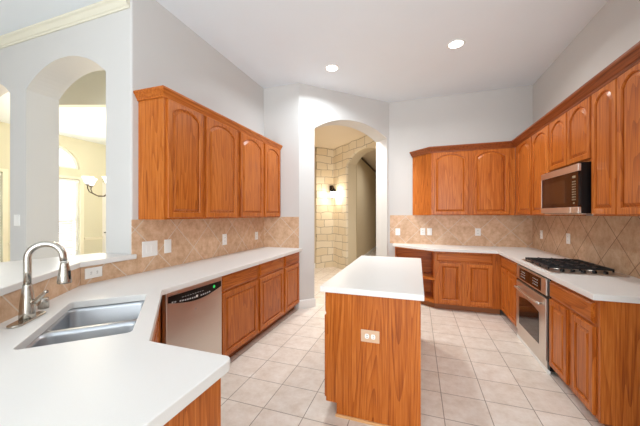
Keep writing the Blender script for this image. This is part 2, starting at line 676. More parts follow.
window_wall()
struct(MB().box(XW, 5.5, 0, -3.2, 5.6, 3.25).build('wall_dining_end', YELLOW))
struct(MB().prism([(XW, 1.2), (-5.9, 1.2), (-5.9, 2.06), (-4.81, 2.06), (-4.81, 2.45), (-2.46, 3.20), (-2.46, 4.1), (-3.3, 5.5), (XW, 5.5)], 3.03, 3.10).build('ceiling_dining', CEIL))
bx0, by0 = -4.79, 2.437
struct(MB().prism([(bx0, by0), (bx0 + 0.947 * 2.46, by0 + 0.322 * 2.46), (bx0 + 0.947 * 2.46, by0 + 0.322 * 2.46 + 0.1), (bx0 - 0.02, by0 + 0.1)], 2.90, 3.40).build('beam_dining', CREAM))
struct(MB().box(XW, 1.0, 0, -6.002, 1.1, 3.25).build('wall_dining_near', YELLOW))


def window(name, y0, y1, z0, z1, arch=False, rails=1):
    o = MB()
    w = 0.055
    if not arch:
        for (a, b, c, d) in ((y0, y0 + w, z0, z1), (y1 - w, y1, z0, z1), (y0 + w, y1 - w, z0, z0 + w), (y0 + w, y1 - w, z1 - w, z1)):
            o.box(a, -0.12, c, b, -0.06, d, FY)
        for i in range(rails):
            zm = z0 + (z1 - z0) * (i + 1) / (rails + 1)
            o.box(y0 + w, -0.115, zm - 0.02, y1 - w, -0.065, zm + 0.02, FY)
    else:
        out = arc_pts(y0, y1, z0, 0.4499 * (y1 - y0) / 0.9, 28)
        inn = arc_pts(y0 + w, y1 - w, z0, (0.4499 * (y1 - y0) / 0.9) - w, 28)
        n = len(out)
        vs, fs = [], []
        for d in (-0.06, -0.12):
            vs += [(u, d, q) for u, q in out] + [(u, d, q) for u, q in inn]
        for i in range(n - 1):
            fs += [(i, i + 1, n + i + 1, n + i), (2 * n + i, 2 * n + i + 1, 3 * n + i + 1, 3 * n + i),
                   (i, i + 1, 2 * n + i + 1, 2 * n + i), (n + i, n + i + 1, 3 * n + i + 1, 3 * n + i)]
        o.add(vs, fs, False, FY)
        o.box(y0 + w, -0.12, z0 + 0.001, y1 - w, -0.06, z0 + 0.04, FY)
    fr = struct(o.build(name, WHITE))
    g = MB()
    if not arch:
        g.box(y0 + w, -0.094, z0 + w, y1 - w, -0.086, z1 - w, FY)
    else:
        p = arc_pts(y0 + w, y1 - w, z0 + 0.04, 0.4499 * (y1 - y0) / 0.9 - w - 0.04, 28)
        n = len(p)
        g.add([(u, -0.086, q) for u, q in p] + [(u, -0.094, q) for u, q in p],
              [list(range(n)), list(range(n, 2 * n))[::-1]] + [(i, (i + 1) % n, n + (i + 1) % n, n + i) for i in range(n)], False, FY)
    g.build('pane', GLASS, fr)
    return fr


window('window_1', 3.24, 4.14, 0.45, 2.165)
window('window_2', 3.24, 4.14, 2.385, 2.83, arch=True)
window('window_3', 2.05, 2.93, 0.45, 2.165)
# patio door beside the arched window
dr = MB()
for (a, b, c, d) in ((4.60, 4.72, 0.0, 2.165), (5.23, 5.35, 0.0, 2.165), (4.72, 5.23, 0.0, 0.25), (4.72, 5.23, 2.03, 2.165)):
    dr.box(a, -0.12, c, b, -0.05, d, FY)
dd = struct(dr.build('door_1', WHITE))
MB().box(4.72, -0.09, 0.25, 5.23, -0.08, 2.03, FY).build('pane', GLASS, dd)
MB().tube([(XW - 0.05, 4.68, 1.0), (XW + 0.0, 4.68, 1.0), (XW + 0.01, 4.76, 1.0)], 0.012, 8).build('door_handle', DARKBRONZE, dd)

for k_, (y0, y1, yb) in enumerate(((3.24, 4.14, 3.17), (2.05, 2.93, 2.0))):
    cs = MB()
    cs.box(y0 - 0.07, 0.0, 0.40, y0, 0.02, 2.22, FY).box(y1, 0.0, 0.40, y1 + 0.07, 0.02, 2.22, FY)
    cs.box(y0, 0.0, 2.165, y1, 0.02, 2.22, FY).box(y0, 0, 0.40, y1, 0.035, 0.45, FY)
    struct(cs.build('trim_%d' % (k_ + 2), CREAM))
    bl = thing('window_blind', ['white slatted blind lowered over the window under the arched one',
                                'white slatted blind on the dining window behind the switch pier'][k_], 'blind', (XW - 0.03, (y0 + y1) / 2, 2.10))
    MB().box(y0 + 0.01, -0.055, 2.10, y1 - 0.01, -0.005, 2.15, FY).build('head_rail', WHITE, bl)
    sl = MB()
    z = 0.55
    while z < 2.08:
        a = 0.004
        sl.add([(y0 + 0.012, -0.05, z + a), (y1 - 0.012, -0.05, z + a), (y1 - 0.012, -0.012, z - a), (y0 + 0.012, -0.012, z - a),
                (y0 + 0.012, -0.05, z + a + 0.003), (y1 - 0.012, -0.05, z + a + 0.003), (y1 - 0.012, -0.012, z - a + 0.003), (y0 + 0.012, -0.012, z - a + 0.003)],
               [(0, 1, 2, 3), (4, 7, 6, 5), (0, 4, 5, 1), (1, 5, 6, 2), (2, 6, 7, 3), (3, 7, 4, 0)], False, FY)
        z += 0.05
    sl.build('slats', WHITE, bl)
    MB().box(y0 + 0.012, -0.05, 0.50, y1 - 0.012, -0.012, 0.525, FY).build('bottom_rail', WHITE, bl)

RAILP = [(0, 0.86), (0.012, 0.86), (0.02, 0.89), (0.03, 0.905), (0.03, 0.92), (0, 0.925)]
struct(sweep([(XW + 0.001, 4.60), (XW + 0.001, 4.22)], RAILP).build('trim_4', CREAM))
struct(sweep([(XW + 0.001, 3.16), (XW + 0.001, 3.01)], RAILP).build('trim_5', CREAM))

area_light('dining_daylight', (XW - 0.35, 3.69, 1.5), (math.radians(90), 0, math.radians(-90)), 0.9, 2.2, 100.0, (0.97, 0.99, 1.0))
area_light('dining_daylight', (XW - 0.35, 2.49, 1.35), (math.radians(90), 0, math.radians(-90)), 0.9, 1.7, 55.0, (0.97, 0.99, 1.0))

# garden wall outside the dining windows
gw = MB().box(-9.4, 0.5, -0.1, -9.2, 6.6, 1.25).build('garden_wall', plaster('garden_brick', srgb(222, 200, 192)))
struct(gw)

# ------------------------------------------------------------------ hall beyond the diagonal arch
HQ = (P0[0] + DN[0] * 2.8, P0[1] + DN[1] * 2.8)
J = (-2.151, 7.459)
FAR = lambda s, d: (J[0] - DS[0] * s + DN[0] * d, J[1] - DS[1] * s + DN[1] * d)   # s back along the wall, d behind it
HC = 3.20
struct(MB().prism([FAR(0.0, 0), FAR(0.515, 0), FAR(0.515, 0.2), FAR(-0.2, 0.2), FAR(-0.2, 0.0)], 0, HC).build('wall_stone', STONE_S))
struct(MB().prism([FAR(0.517, 0.03), FAR(2.0, 0.03), FAR(2.0, 0.2), FAR(0.517, 0.2)], 0, HC).build('wall_hall_far', TAN))
struct(MB().prism([FAR(2.0, 0.0), FAR(2.12, 0.0), (-2.58, 4.25), (-2.44, 4.25)], 0, HC).build('wall_hall_side', TAN))
MR = frame(J, (R2, -R2), (-R2, -R2))
struct(arched_wall(0.0, 2.46, 0, HC, [(0.673, 2.07, 2.68, 0.25)], 0.05, MR, 'wall_stone_arch', STONE_R))
MR2 = frame((J[0] + R2 * 0.051, J[1] + R2 * 0.051), (R2, -R2), (-R2, -R2))
struct(arched_wall(0.0, 2.46, 0, HC, [(0.673, 2.07, 2.68, 0.25)], 0.24, MR2, 'wall_hall_arch', TAN))
struct(MB().box(-1.76, 7.9, 0, -1.60, 13.2, HC).build('wall_corridor', TAN))
struct(MB().box(-1.6, 13.2, 0, 1.9, 13.3, HC).build('wall_corridor_end', TAN))
struct(MB().box(1.0, 5.5, 0, 1.12, 13.2, HC).build('wall_corridor_side', TAN))
struct(sweep([(-1.599, 13.1), (-1.599, 7.95)], [(0, 3.10), (0.02, 3.10), (0.03, 3.14), (0, 3.14)]).build('trim_6', DARKBRONZE))
struct(sweep([(-1.599, 13.1), (-1.599, 7.95)], BBP).build('baseboard_corridor', WHITE))
struct(sweep([FAR(1.9, 0.029), FAR(0.53, 0.029)], BBP).build('baseboard_hall', WHITE))
struct(MB().prism([(-2.0, 4.10), (-0.62, 5.48), (1.15, 5.34), (1.15, 13.3), (-1.8, 13.3), (-1.8, 8.4), (-2.4, 8.0), (-3.9, 6.3), (-2.6, 4.2)], HC + 0.001, HC + 0.09).build('ceiling_hall', plaster('hall_ceiling_paint', srgb(226, 212, 190))))

# ------------------------------------------------------------------ tile splashbacks
def splash(name, mb, mat, label, origin):
    tag(mb.build(name, mat, origin=origin), label, 'backsplash')


T = 0.008
splash('tile_backsplash', MB().box(XL + 0.0005, 1.771, 0.9155, XL + T, YE - 0.0005, 1.3785), SPL_LEFT, 'tan diagonal stone tiles on the wall over the dishwasher counter', (0, 0, 0))
mbx = MB().box(XL + 0.0005, 1.385, 0.9155, XL + T, 1.7705, 1.0445)
splash('tile_backsplash', mbx, SPL_LEFT, 'short tan tile strip under the straight end of the bar ledge, around the sideways outlet', (0, 0, 0))
p = [off(B0, 0.0005), off(B1, 0.0005), off(B1, T), off(B0, T)]
splash('tile_backsplash', MB().prism(p, 0.9155, 1.0445), SPL_DIAG, 'angled tan tile strip under the bar ledge behind the faucet', (0, 0, 0))
splash('tile_backsplash', MB().box(XL + T, YE - T, 0.9155, P0[0] - 0.0005, YE - 0.0005, 1.385), SPL_X, 'small tan tile panel on the short wall beside the hall arch', (0, 0, 0))
splash('tile_backsplash', MB().box(-0.455, YB - T, 0.9155, XR - T, YB - 0.0005, 1.4085), SPL_X, 'tan diagonal stone tiles on the far wall above the open corner shelf', (0, 0, 0))
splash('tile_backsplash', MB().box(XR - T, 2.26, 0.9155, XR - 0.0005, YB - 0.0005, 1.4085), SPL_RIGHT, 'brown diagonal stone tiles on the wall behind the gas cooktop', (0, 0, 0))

# ------------------------------------------------------------------ cabinet doors and drawers
def outline(u0, u1, w0, w1, rise, m, n=14):
    """door panel outline inset by m: bottom corners then the (arched) top from right to left"""
    a0, a1, b0, b1 = u0 + m, u1 - m, w0 + m, w1 - m
    if rise > 1e-4:
        top = arc_pts(a0, a1, b1 - rise, rise, n)
    else:
        top = [(a1 + (a0 - a1) * i / n, b1) for i in range(n + 1)]
    return [(a0, b0), (a1, b0)] + top


def loft(mb, loops, M, cap_last=True, cap_first=False):
    n = len(loops[0])
    vs = [q for lp in loops for q in lp]
    fs = []
    for i in range(len(loops) - 1):
        for j in range(n):
            k = (j + 1) % n
            fs.append((i * n + j, i * n + k, (i + 1) * n + k, (i + 1) * n + j))
    if cap_last:
        fs.append([(len(loops) - 1) * n + j for j in range(n)])
    if cap_first:
        fs.append(list(range(n))[::-1])
    mb.add(vs, fs, False, M)


def door(parent, M, u0, u1, w0, w1, rise=0.0, stile=0.05, t=0.02, n=14):
    trail = stile * (0.72 if rise > 0 else 1.0)
    inn = outline(u0 + stile, u1 - stile, w0 + stile, w1 - trail, rise, 0.0, n)
    def outer(m):
        o = [(u0 + m, w0 + m), (u1 - m, w0 + m)]
        for i in range(n + 1):
            o.append((u1 - m + (u0 - u1 + 2 * m) * i / n, w1 - m))
        return o
    lift = lambda pts, d: [(u, d, w) for u, w in pts]
    fr = MB()
    loft(fr, [lift(outer(0), 0.0005), lift(outer(0), t - 0.005), lift(outer(0.005), t),
              lift(outline(u0 + stile, u1 - stile, w0 + stile, w1 - trail, rise, -0.006, n), t),
              lift(inn, t - 0.007), lift(inn, 0.0005)], M, cap_last=False)
    d = fr.build('door', OAK['z'], parent)
    pn = MB()
    o = lambda m: outline(u0 + stile, u1 - stile, w0 + stile, w1 - trail, rise, m, n)
    loft(pn, [lift(o(0.0005), 0.001), lift(o(0.0005), t - 0.013), lift(o(0.006), t - 0.014), lift(o(0.026), t - 0.003), lift(o(0.028), t - 0.0015)], M)
    pn.build('raised_panel', OAK['z'], d)
    return d


def drawer(parent, M, u0, u1, w0, w1, grain, t=0.02):
    mb = MB()
    r = lambda m, d: [(u0 + m, d, w0 + m), (u1 - m, d, w0 + m), (u1 - m, d, w1 - m), (u0 + m, d, w1 - m)]
    loft(mb, [r(0, 0.0005), r(0, t - 0.008), r(0.004, t - 0.005), r(0.012, t - 0.001), r(0.016, t)], M)
    return mb.build('drawer', OAK[grain], parent)


def base_cabinet(label, M, u0, u1, depth, drawers, doors, grain, group, top=0.8735, toe=0.09):
    c = M @ Vector(((u0 + u1) / 2, -depth / 2, 0))
    t = thing('base_cabinet', label, 'cabinet', c, group)
    MB().box(u0 + 0.0008, -depth, toe, u1 - 0.0008, -0.0205, top, M).build('carcass', OAK['z'], t)
    MB().box(u0 + 0.0008, -0.02, toe, u1 - 0.0008, 0, top, M).build('face_frame', OAK['z'], t)
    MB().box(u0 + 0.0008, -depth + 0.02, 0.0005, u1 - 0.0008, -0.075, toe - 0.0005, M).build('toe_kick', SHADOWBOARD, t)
    for (a, b, z0, z1) in drawers:
        drawer(t, M, a, b, z0, z1, grain)
    for (a, b, z0, z1) in doors:
        door(t, M, a, b, z0, z1)
    return t


def wall_cabinet(label, M, u0, u1, depth, z0, z1, doors, group, poly=None):
    c = M @ Vector(((u0 + u1) / 2, -depth / 2, z0))
    t = thing('wall_cabinet', label, 'cabinet', c, group)
    if poly:
        MB().prism(poly, z0, z1).build('carcass', OAK['z'], t)
    else:
        MB().box(u0 + 0.0008, -depth, z0, u1 - 0.0008, -0.0205, z1, M).build('carcass', OAK['z'], t)
        MB().box(u0 + 0.0008, -0.02, z0, u1 - 0.0008, 0, z1, M).build('face_frame', OAK['z'], t)
    for (a, b, c0, c1, rise) in doors:
        door(t, M, a, b, c0, c1, rise)
    return t


GU, GB = 'oak wall cabinets', 'oak base cabinets'
FL = frame((-1.685, 0), (0, 1), (1, 0))
FLU = frame((-2.000, 0), (0, 1), (1, 0))
FRB = frame((1.12, 0), (0, 1), (-1, 0))
FRU = frame((1.36, 0), (0, 1), (-1, 0))
FBB = frame((0, 4.60), (1, 0), (0, -1))
FBU = frame((0, 4.88), (1, 0), (0, -1))

# wall cabinets above the dishwasher counter
wall_cabinet('two-door oak wall cabinet beside the passage wall, over the dishwasher', FLU, 1.833, 2.872, 0.285, 1.38, 2.41,
             [(1.862, 2.279, 1.393, 2.398, 0.065), (2.329, 2.838, 1.393, 2.398, 0.075)], GU)
wall_cabinet('two-door oak wall cabinet ending at the short wall by the hall arch', FLU, 2.874, 3.960, 0.285, 1.38, 2.41,
             [(2.908, 3.427, 1.393, 2.398, 0.075), (3.486, 3.945, 1.393, 2.398, 0.07)], GU)
CROWN_O = [(0, 2.40), (0.010, 2.40), (0.014, 2.415), (0.022, 2.42), (0.040, 2.445), (0.052, 2.455), (0.056, 2.462), (0.056, 2.474), (0, 2.474)]
CROWN_HI = [(o * 1.15, 2.40 + (z - 2.40) * 1.2) for o, z in CROWN_O]
tag(sweep([(-1.998, 3.962), (-1.998, 1.831), (XL + 0.002, 1.831)], [(o * 0.8, z) for o, z in CROWN_O]).build('crown_molding', OAK['y'], origin=(-2.0, 2.8, 2.4)),
    'oak crown along the top of the cabinets over the dishwasher counter', 'molding')

# far wall and cooktop wall cabinets
ZU0, ZU1 = 1.41, 2.41
wall_cabinet('two-door oak wall cabinet with an angled end panel on the far wall', FBU, 0.215, 1.36, 0.297, ZU0, ZU1,
             [(0.237, 0.742, 1.422, 2.395, 0.075), (0.81, 1.282, 1.422, 2.395, 0.075)], GU,
             poly=[(0.215, 4.88), (1.358, 4.88), (1.358, 5.1685), (-0.075, 5.1685)])
wall_cabinet('two-door oak wall cabinet in the corner between the far wall and the microwave', FRU, 3.705, 4.878, 0.303, ZU0, ZU1,
             [(4.224, 4.733, 1.422, 2.395, 0.085), (3.72, 4.19, 1.422, 2.395, 0.08)], GU)
wall_cabinet('short two-door oak wall cabinet directly above the microwave', FRU, 2.926, 3.703, 0.303, 1.862, ZU1,
             [(3.325, 3.695, 1.885, 2.395, 0.075), (2.932, 3.306, 1.885, 2.395, 0.075)], GU)
wall_cabinet('tall two-door oak wall cabinet on the near side of the microwave', FRU, 2.28, 2.924, 0.303, ZU0, ZU1,
             [(2.609, 2.912, 1.422, 2.395, 0.07), (2.29, 2.598, 1.422, 2.395, 0.07)], GU)
tag(sweep([(-0.078, 5.172), (0.214, 4.878), (1.358, 4.878), (1.358, 2.279), (1.67, 2.279)], [(-o, z) for o, z in CROWN_HI]).build('crown_molding', OAK_DARK, origin=(1.0, 4.0, 2.4)),
    'long oak crown over the far wall and microwave cabinets', 'molding')

# base cabinets, dishwasher run
base_cabinet('oak base cabinet right next to the dishwasher, one drawer over one door', FL, 2.148, 2.793, 0.595,
             [(2.166, 2.767, 0.722, 0.862)], [(2.166, 2.767, 0.108, 0.700)], 'y', GB)
base_cabinet('middle oak base cabinet of the dishwasher run, one drawer over one door', FL, 2.795, 3.433, 0.595,
             [(2.82, 3.403, 0.722, 0.862)], [(2.82, 3.403, 0.108, 0.700)], 'y', GB)
base_cabinet('narrow oak base cabinet at the end of the run against the hall arch wall', FL, 3.435, 3.962, 0.595,
             [(3.463, 3.942, 0.722, 0.862)], [(3.463, 3.942, 0.108, 0.700)], 'y', GB)

# diagonal sink base (a hollow box under the sink) and the peninsula cabinet
sb = thing('sink_base_cabinet', 'angled oak sink base cabinet between the dishwasher and the peninsula', 'cabinet', (-1.5, 1.1, 0))
FD = frame((-1.662, 1.461), (R2, -R2), (R2, R2))
MB().box(-0.035, -0.02, 0.09, 0.868, 0, 0.8735, FD).build('face_frame', OAK['z'], sb)
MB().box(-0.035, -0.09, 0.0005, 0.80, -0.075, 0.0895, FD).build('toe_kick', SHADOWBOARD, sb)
MB().box(-2.25, 1.513, 0.09, -1.70, 1.533, 0.8735).build('side_panel', OAK['z'], sb)
drawer(sb, FD, 0.03, 0.80, 0.735, 0.862, 'x')
door(sb, FD, 0.03, 0.41, 0.108, 0.715)
door(sb, FD, 0.42, 0.80, 0.108, 0.715)
FP = frame((0, 0.84), (1, 0), (0, 1))
pc = base_cabinet('oak peninsula cabinet under the sink counter end', FP, -1.03, -0.673, 0.60,
                  [(-1.0, -0.70, 0.722, 0.862)], [(-1.0, -0.70, 0.108, 0.700)], 'x', GB)
MB().box(-0.6725, 0.235, 0.0005, -0.655, 0.84, 0.8735).build('end_panel', OAK['z'], pc)

# base cabinets, cooktop run and far wall
ec = base_cabinet('oak base cabinet at the open end of the cooktop counter, wide drawer over two doors', FRB, 2.339, 3.043, 0.54,
                  [(2.379, 3.033, 0.700, 0.836)], [(2.729, 3.033, 0.095, 0.680), (2.374, 2.653, 0.095, 0.680)], 'y', GB, toe=0.08)
MB().prism([(1.115, 2.32), (1.655, 2.32), (1.655, 2.339), (1.115, 2.339)], 0.08, 0.8735).build('end_panel', OAK['z'], ec)
MB().box(1.19, 2.323, 0.0005, 1.655, 2.339, 0.0795).build('toe_board', OAK['z'], ec)
base_cabinet('oak base cabinet between the wall oven and the inside corner', FRB, 3.912, 4.62, 0.54,
             [(3.932, 4.56, 0.715, 0.846)], [(3.932, 4.258, 0.10, 0.690), (4.290, 4.56, 0.10, 0.690)], 'y', GB, toe=0.08)
base_cabinet('two-door oak base cabinet on the far wall beside the open corner shelf', FBB, 0.252, 1.119, 0.566,
             [(0.279, 1.003, 0.733, 0.846)], [(0.307, 0.615, 0.118, 0.705), (0.68, 1.008, 0.118, 0.705)], 'x', GB)
# open angled shelf unit
sh = thing('corner_shelf', 'open angled oak corner shelf under the far wall counter', 'shelf', (0.0, 4.95, 0))
TRI = lambda g: [(0.2505, 4.60 + g), (0.2505, 5.166), (-0.36, 5.166), (-0.36, 5.06 + g)]
for nm, z0, z1 in (('bottom_shelf', 0.09, 0.115), ('shelf', 0.43, 0.45), ('top_panel', 0.855, 0.8735)):
    MB().prism(TRI(0.0), z0, z1).build(nm, OAK['x'], sh)
for z0, z1 in ((0.1155, 0.4295), (0.4505, 0.8545)):
    MB().box(-0.36, 5.152, z0, 0.2505, 5.166, z1).build('back_panel', OAK['x'], sh)
    MB().box(0.236, 4.615, z0, 0.2505, 5.15, z1).build('side_panel', OAK['z'], sh)
    MB().box(-0.36, 5.06, z0, -0.345, 5.15, z1).build('end_panel', OAK['z'], sh)
MB().prism([(0.25, 4.68), (0.25, 4.70), (-0.36, 5.16), (-0.36, 5.14)], 0.0005, 0.0895).build('toe_kick', SHADOWBOARD, sh)

# ------------------------------------------------------------------ worktops and ledge
CT0, CT1 = 0.875, 0.915
SC, SU, SV = (-1.536, 1.005), (R2, -R2), (R2, R2)
HU, HV = 0.328, 0.190


def rounded(poly, radii, n=5):
    out = []
    m = len(poly)
    for i, p in enumerate(poly):
        r = radii.get(i, 0)
        if r == 0:
            out.append(p)
            continue
        a, b, c = Vector(poly[i - 1]), Vector(p), Vector(poly[(i + 1) % m])
        d0, d1 = (a - b).normalized(), (c - b).normalized()
        ang = d0.angle(d1)
        L = r / math.tan(ang / 2)
        s, e = b + d0 * L, b + d1 * L
        ctr = b + (d0 + d1).normalized() * (r / math.sin(ang / 2))
        a0 = math.atan2(s.y - ctr.y, s.x - ctr.x)
        a1 = math.atan2(e.y - ctr.y, e.x - ctr.x)
        da = (a1 - a0 + math.pi) % (2 * math.pi) - math.pi
        out += [(ctr.x + r * math.cos(a0 + da * k / n), ctr.y + r * math.sin(a0 + da * k / n)) for k in range(n + 1)]
    return out


bo = off(B0, 0.001)
be = off(B1, 0.001)
poly = rounded([(XL + 0.001, YE - 0.001), (XL + 0.001, bo[1]), be, (-0.622, 0.172), (-0.622, 0.868), (-1.02, 0.868), (-1.632, 1.485), (-1.632, YE - 0.001)], {4: 0.03})
hole = round_quad(SC, SU, SV, HU, HV, 0.025)
ct = poly_with_hole(poly, hole, CT0, CT1).build('countertop', QUARTZ, origin=(-1.6, 1.6, CT0), bevel=0.004)
tag(ct, 'white quartz countertop with the sink cutout, running from the peninsula past the dishwasher', 'countertop')

ct = poly_with_hole([(-0.40, YB - 0.009), (-0.40, 5.05), (0.235, 4.558), (1.062, 4.545), (1.062, 2.287), (XR - 0.001, 2.287), (XR - 0.001, YB - 0.001), (-0.40, YB - 0.001)], None, CT0, CT1)
tag(ct.build('countertop', QUARTZ, origin=(1.3, 4.0, CT0), bevel=0.004), 'white quartz L-shaped countertop holding the gas cooktop', 'countertop')

lg = [(-2.257, 1.80), (-2.257, 1.368), off(B1, 0.03), off(B1, -0.45), (-2.80, 1.15), (-2.66, YP - 0.002), (XL + 0.0015, YP - 0.002), (XL + 0.0015, 1.80)]
lg = MB().prism(rounded(lg, {0: 0.008}), 1.046, 1.085).build('bar_ledge', QUARTZ, origin=(-2.3, 1.2, 1.046), bevel=0.006)
tag(lg, 'raised white quartz bar ledge behind the sink, ending at the passage wall', 'ledge')

# ------------------------------------------------------------------ island
isl = thing('kitchen_island', 'freestanding oak island with an outlet on its end and a white top', 'island', (-0.3, 2.7, 0))
MB().box(-0.600, 1.968, 0.09, 0.002, 3.48, 0.8735).build('carcass', OAK['z'], isl)
MB().box(-0.618, 1.952, 0.09, -0.6005, 3.48, 0.8735).build('face_frame', OAK['z'], isl)
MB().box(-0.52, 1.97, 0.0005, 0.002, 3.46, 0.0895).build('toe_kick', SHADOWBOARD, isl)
FI = frame((0, 1.95), (1, 0), (0, -1))
ep = MB()
pp = [(-0.600, 0.09), (-0.540, 0.09), (-0.540, 0.0005), (0.022, 0.0005), (0.022, 0.8735), (-0.600, 0.8735)]
n_ = len(pp)
ep.add([(u, 0, w) for u, w in pp] + [(u, -0.0175, w) for u, w in pp], [list(range(n_)), list(range(n_, 2 * n_))[::-1]] + [(i, (i + 1) % n_, n_ + (i + 1) % n_, n_ + i) for i in range(n_)], False, FI)
ep.build('end_panel', OAK['z'], isl)
MB().box(0.0025, 1.968, 0.0005, 0.022, 3.48, 0.8735).build('side_panel', OAK['z'], isl)
MB().box(-0.545, 1.938, 0.0005, 0.022, 1.9495, 0.018).build('shoe_molding', OAK_RAW, isl)
FIL = frame((-0.6185, 0), (0, 1), (-1, 0))
for a in (1.965, 2.475, 2.985):
    drawer(isl, FIL, a, a + 0.48, 0.722, 0.862, 'y', 0.015)
    door(isl, FIL, a, a + 0.48, 0.112, 0.700, t=0.016)
tp = MB().box(-0.653, 1.916, CT0, 0.043, 3.515, CT1).build('top', QUARTZ, isl, bevel=0.004)

# ------------------------------------------------------------------ sink, faucet
sk = thing('kitchen_sink', 'double-bowl stainless undermount sink in the corner counter', 'sink', (SC[0], SC[1], 0.66))


def bowl(name, u0, u1, depth, ztop):
    cu = (u0 + u1) / 2
    hu = (u1 - u0) / 2
    c = (SC[0] + SU[0] * cu, SC[1] + SU[1] * cu)
    mb = MB()
    loops = []
    for (m, z, r) in ((-0.010, ztop, 0.045), (0.0, ztop, 0.045), (0.004, ztop - 0.02, 0.045), (0.012, ztop - depth + 0.03, 0.05), (0.022, ztop - depth + 0.008, 0.05), (0.045, ztop - depth, 0.05)):
        loops.append([(x, y, z) for x, y in round_quad(c, SU, SV, hu - m, HV + 0.004 - m, r, 6)])
    n = len(loops[0])
    fs = []
    for i in range(len(loops) - 1):
        for j in range(n):
            k = (j + 1) % n
            fs.append((i * n + j, i * n + k, (i + 1) * n + k, (i + 1) * n + j))
    fs.append([(len(loops) - 1) * n + j for j in range(n)])
    mb.add([q for l in loops for q in l], fs, True)
    b = mb.build(name, STEEL_SINK, sk)
    dz = ztop - depth
    MB().lathe([(0.0, 0.004), (0.028, 0.004), (0.034, 0.006), (0.040, 0.003), (0.042, 0.0005), (0.0, 0.0005)], (c[0], c[1], dz), 24).build('drain', NICKEL, b)
    return b


bowl('bowl', -HU - 0.004, 0.026, 0.19, 0.873)
bowl('bowl', 0.050, HU + 0.004, 0.19, 0.873)
MB().prism(round_quad((SC[0] + SU[0] * 0.038, SC[1] + SU[1] * 0.038), SU, SV, 0.012, HV + 0.006, 0.004, 2), 0.868, 0.8735).build('divider', STEEL_SINK, sk)

FC = (-1.772, 0.846)
fa = thing('faucet', 'tall brushed nickel gooseneck faucet with a pull-down spray head', 'faucet', (FC[0], FC[1], CT1))
PD, PNn = BD, BN
dp = round_quad(FC, (PD[0], PD[1]), (PNn[0], PNn[1]), 0.110, 0.029, 0.0285, 8)
MB().prism(dp, CT1 + 0.0005, CT1 + 0.011).build('deck_plate', NICKEL, fa, bevel=0.004)
MB().lathe([(0.031, 0.0), (0.030, 0.03), (0.028, 0.07), (0.022, 0.12), (0.0175, 0.155), (0.0175, 0.160), (0.0, 0.160)], (FC[0], FC[1], CT1 + 0.0112), 28).build('body', NICKEL, fa)
SDIR = Vector((R2, R2, 0))
pts = [Vector((FC[0], FC[1], CT1 + 0.168))]
RR = 0.066
zc = 1.213
pts.append(Vector((FC[0], FC[1], zc - 0.06)))
for i in range(15):
    a = math.pi - math.pi * 1.0 * i / 14
    pts.append(Vector((FC[0], FC[1], zc)) + SDIR * (RR + RR * math.cos(a)) + Vector((0, 0, RR * math.sin(a))))
end = Vector((FC[0], FC[1], 0)) + SDIR * (2 * RR)
pts.append(Vector((end.x + 0.002, end.y + 0.002, zc - 0.022)))
MB().tube(pts, 0.015, 16).build('spout', NICKEL, fa)
sp_ = MB().lathe([(0.0, 0.0), (0.012, 0.0), (0.0285, 0.002), (0.0295, 0.008), (0.024, 0.055), (0.0175, 0.098), (0.0155, 0.108), (0.0, 0.108)], (end.x + 0.004, end.y + 0.004, 1.078), 24).build('spray_head', NICKEL, fa)
sd = Vector((0.6, 0.8, 0))
bc = Vector((end.x + 0.004, end.y + 0.004, 1.12)) + Vector((0.95, 0.32, 0)) * 0.0245
MB().tube([bc + Vector((0, 0, -0.022)), bc + Vector((0, 0, 0.022))], 0.006, 8).build('spray_button', BLACK, sp_)
MB().lathe([(0.013, 0.0), (0.012, 0.010), (0.0, 0.010)], (end.x + 0.002, end.y + 0.002, 1.1865), 20).build('collar', WHITE, fa)
hd = Vector((0.947, 0.322, 0))
hb = Vector((FC[0], FC[1], 1.005))
MB().tube([hb + hd * 0.022, hb + hd * 0.038, hb + hd * 0.052 + Vector((0, 0, 0.012)), hb + hd * 0.086 + Vector((0, 0, 0.046)), hb + hd * 0.094 + Vector((0, 0, 0.049))], [0.013, 0.013, 0.010, 0.007, 0.008], 12).build('handle', NICKEL, fa)
ag = MB().lathe([(0.0235, 0), (0.0235, 0.050), (0.021, 0.056), (0.0, 0.056)], (-1.916, 0.982, CT1 + 0.0005), 24)
tag(ag.build('air_gap', NICKEL, origin=(-1.916, 0.982, CT1)), 'short brushed nickel air gap cap on the counter beside the faucet', 'air gap')

# ------------------------------------------------------------------ dishwasher
dw = thing('dishwasher', 'stainless dishwasher with a black curved control strip', 'dishwasher', (-1.95, 1.84, 0))
MB().box(-2.27, 1.540, 0.1, -1.712, 2.142, 0.868).build('tub_body', BLACK, dw)
MB().box(-1.711, 1.541, 0.105, -1.658, 2.141, 0.868).build('door', STEEL, dw, bevel=0.004)
MB().box(-2.1, 1.545, 0.0005, -1.745, 2.137, 0.0995).build('toe_panel', BLACK, dw)
FW = frame((-1.658, 0), (0, 1), (1, 0))
lo = [(1.556 + (2.128 - 1.556) * i / 16, 0.797 - 0.012 * i / 16 - 0.045 * math.sin(math.pi * i / 16)) for i in range(17)]
pts = lo + [(2.128, 0.832), (1.556, 0.842)]
n_ = len(pts)


def plate(pts, d0, d1, M, name, mat, parent):
    n = len(pts)
    return MB().add([(u, d1, w) for u, w in pts] + [(u, d0, w) for u, w in pts],
                    [list(range(n)), list(range(n, 2 * n))[::-1]] + [(i, (i + 1) % n, n + (i + 1) % n, n + i) for i in range(n)], False, M).build(name, mat, parent)


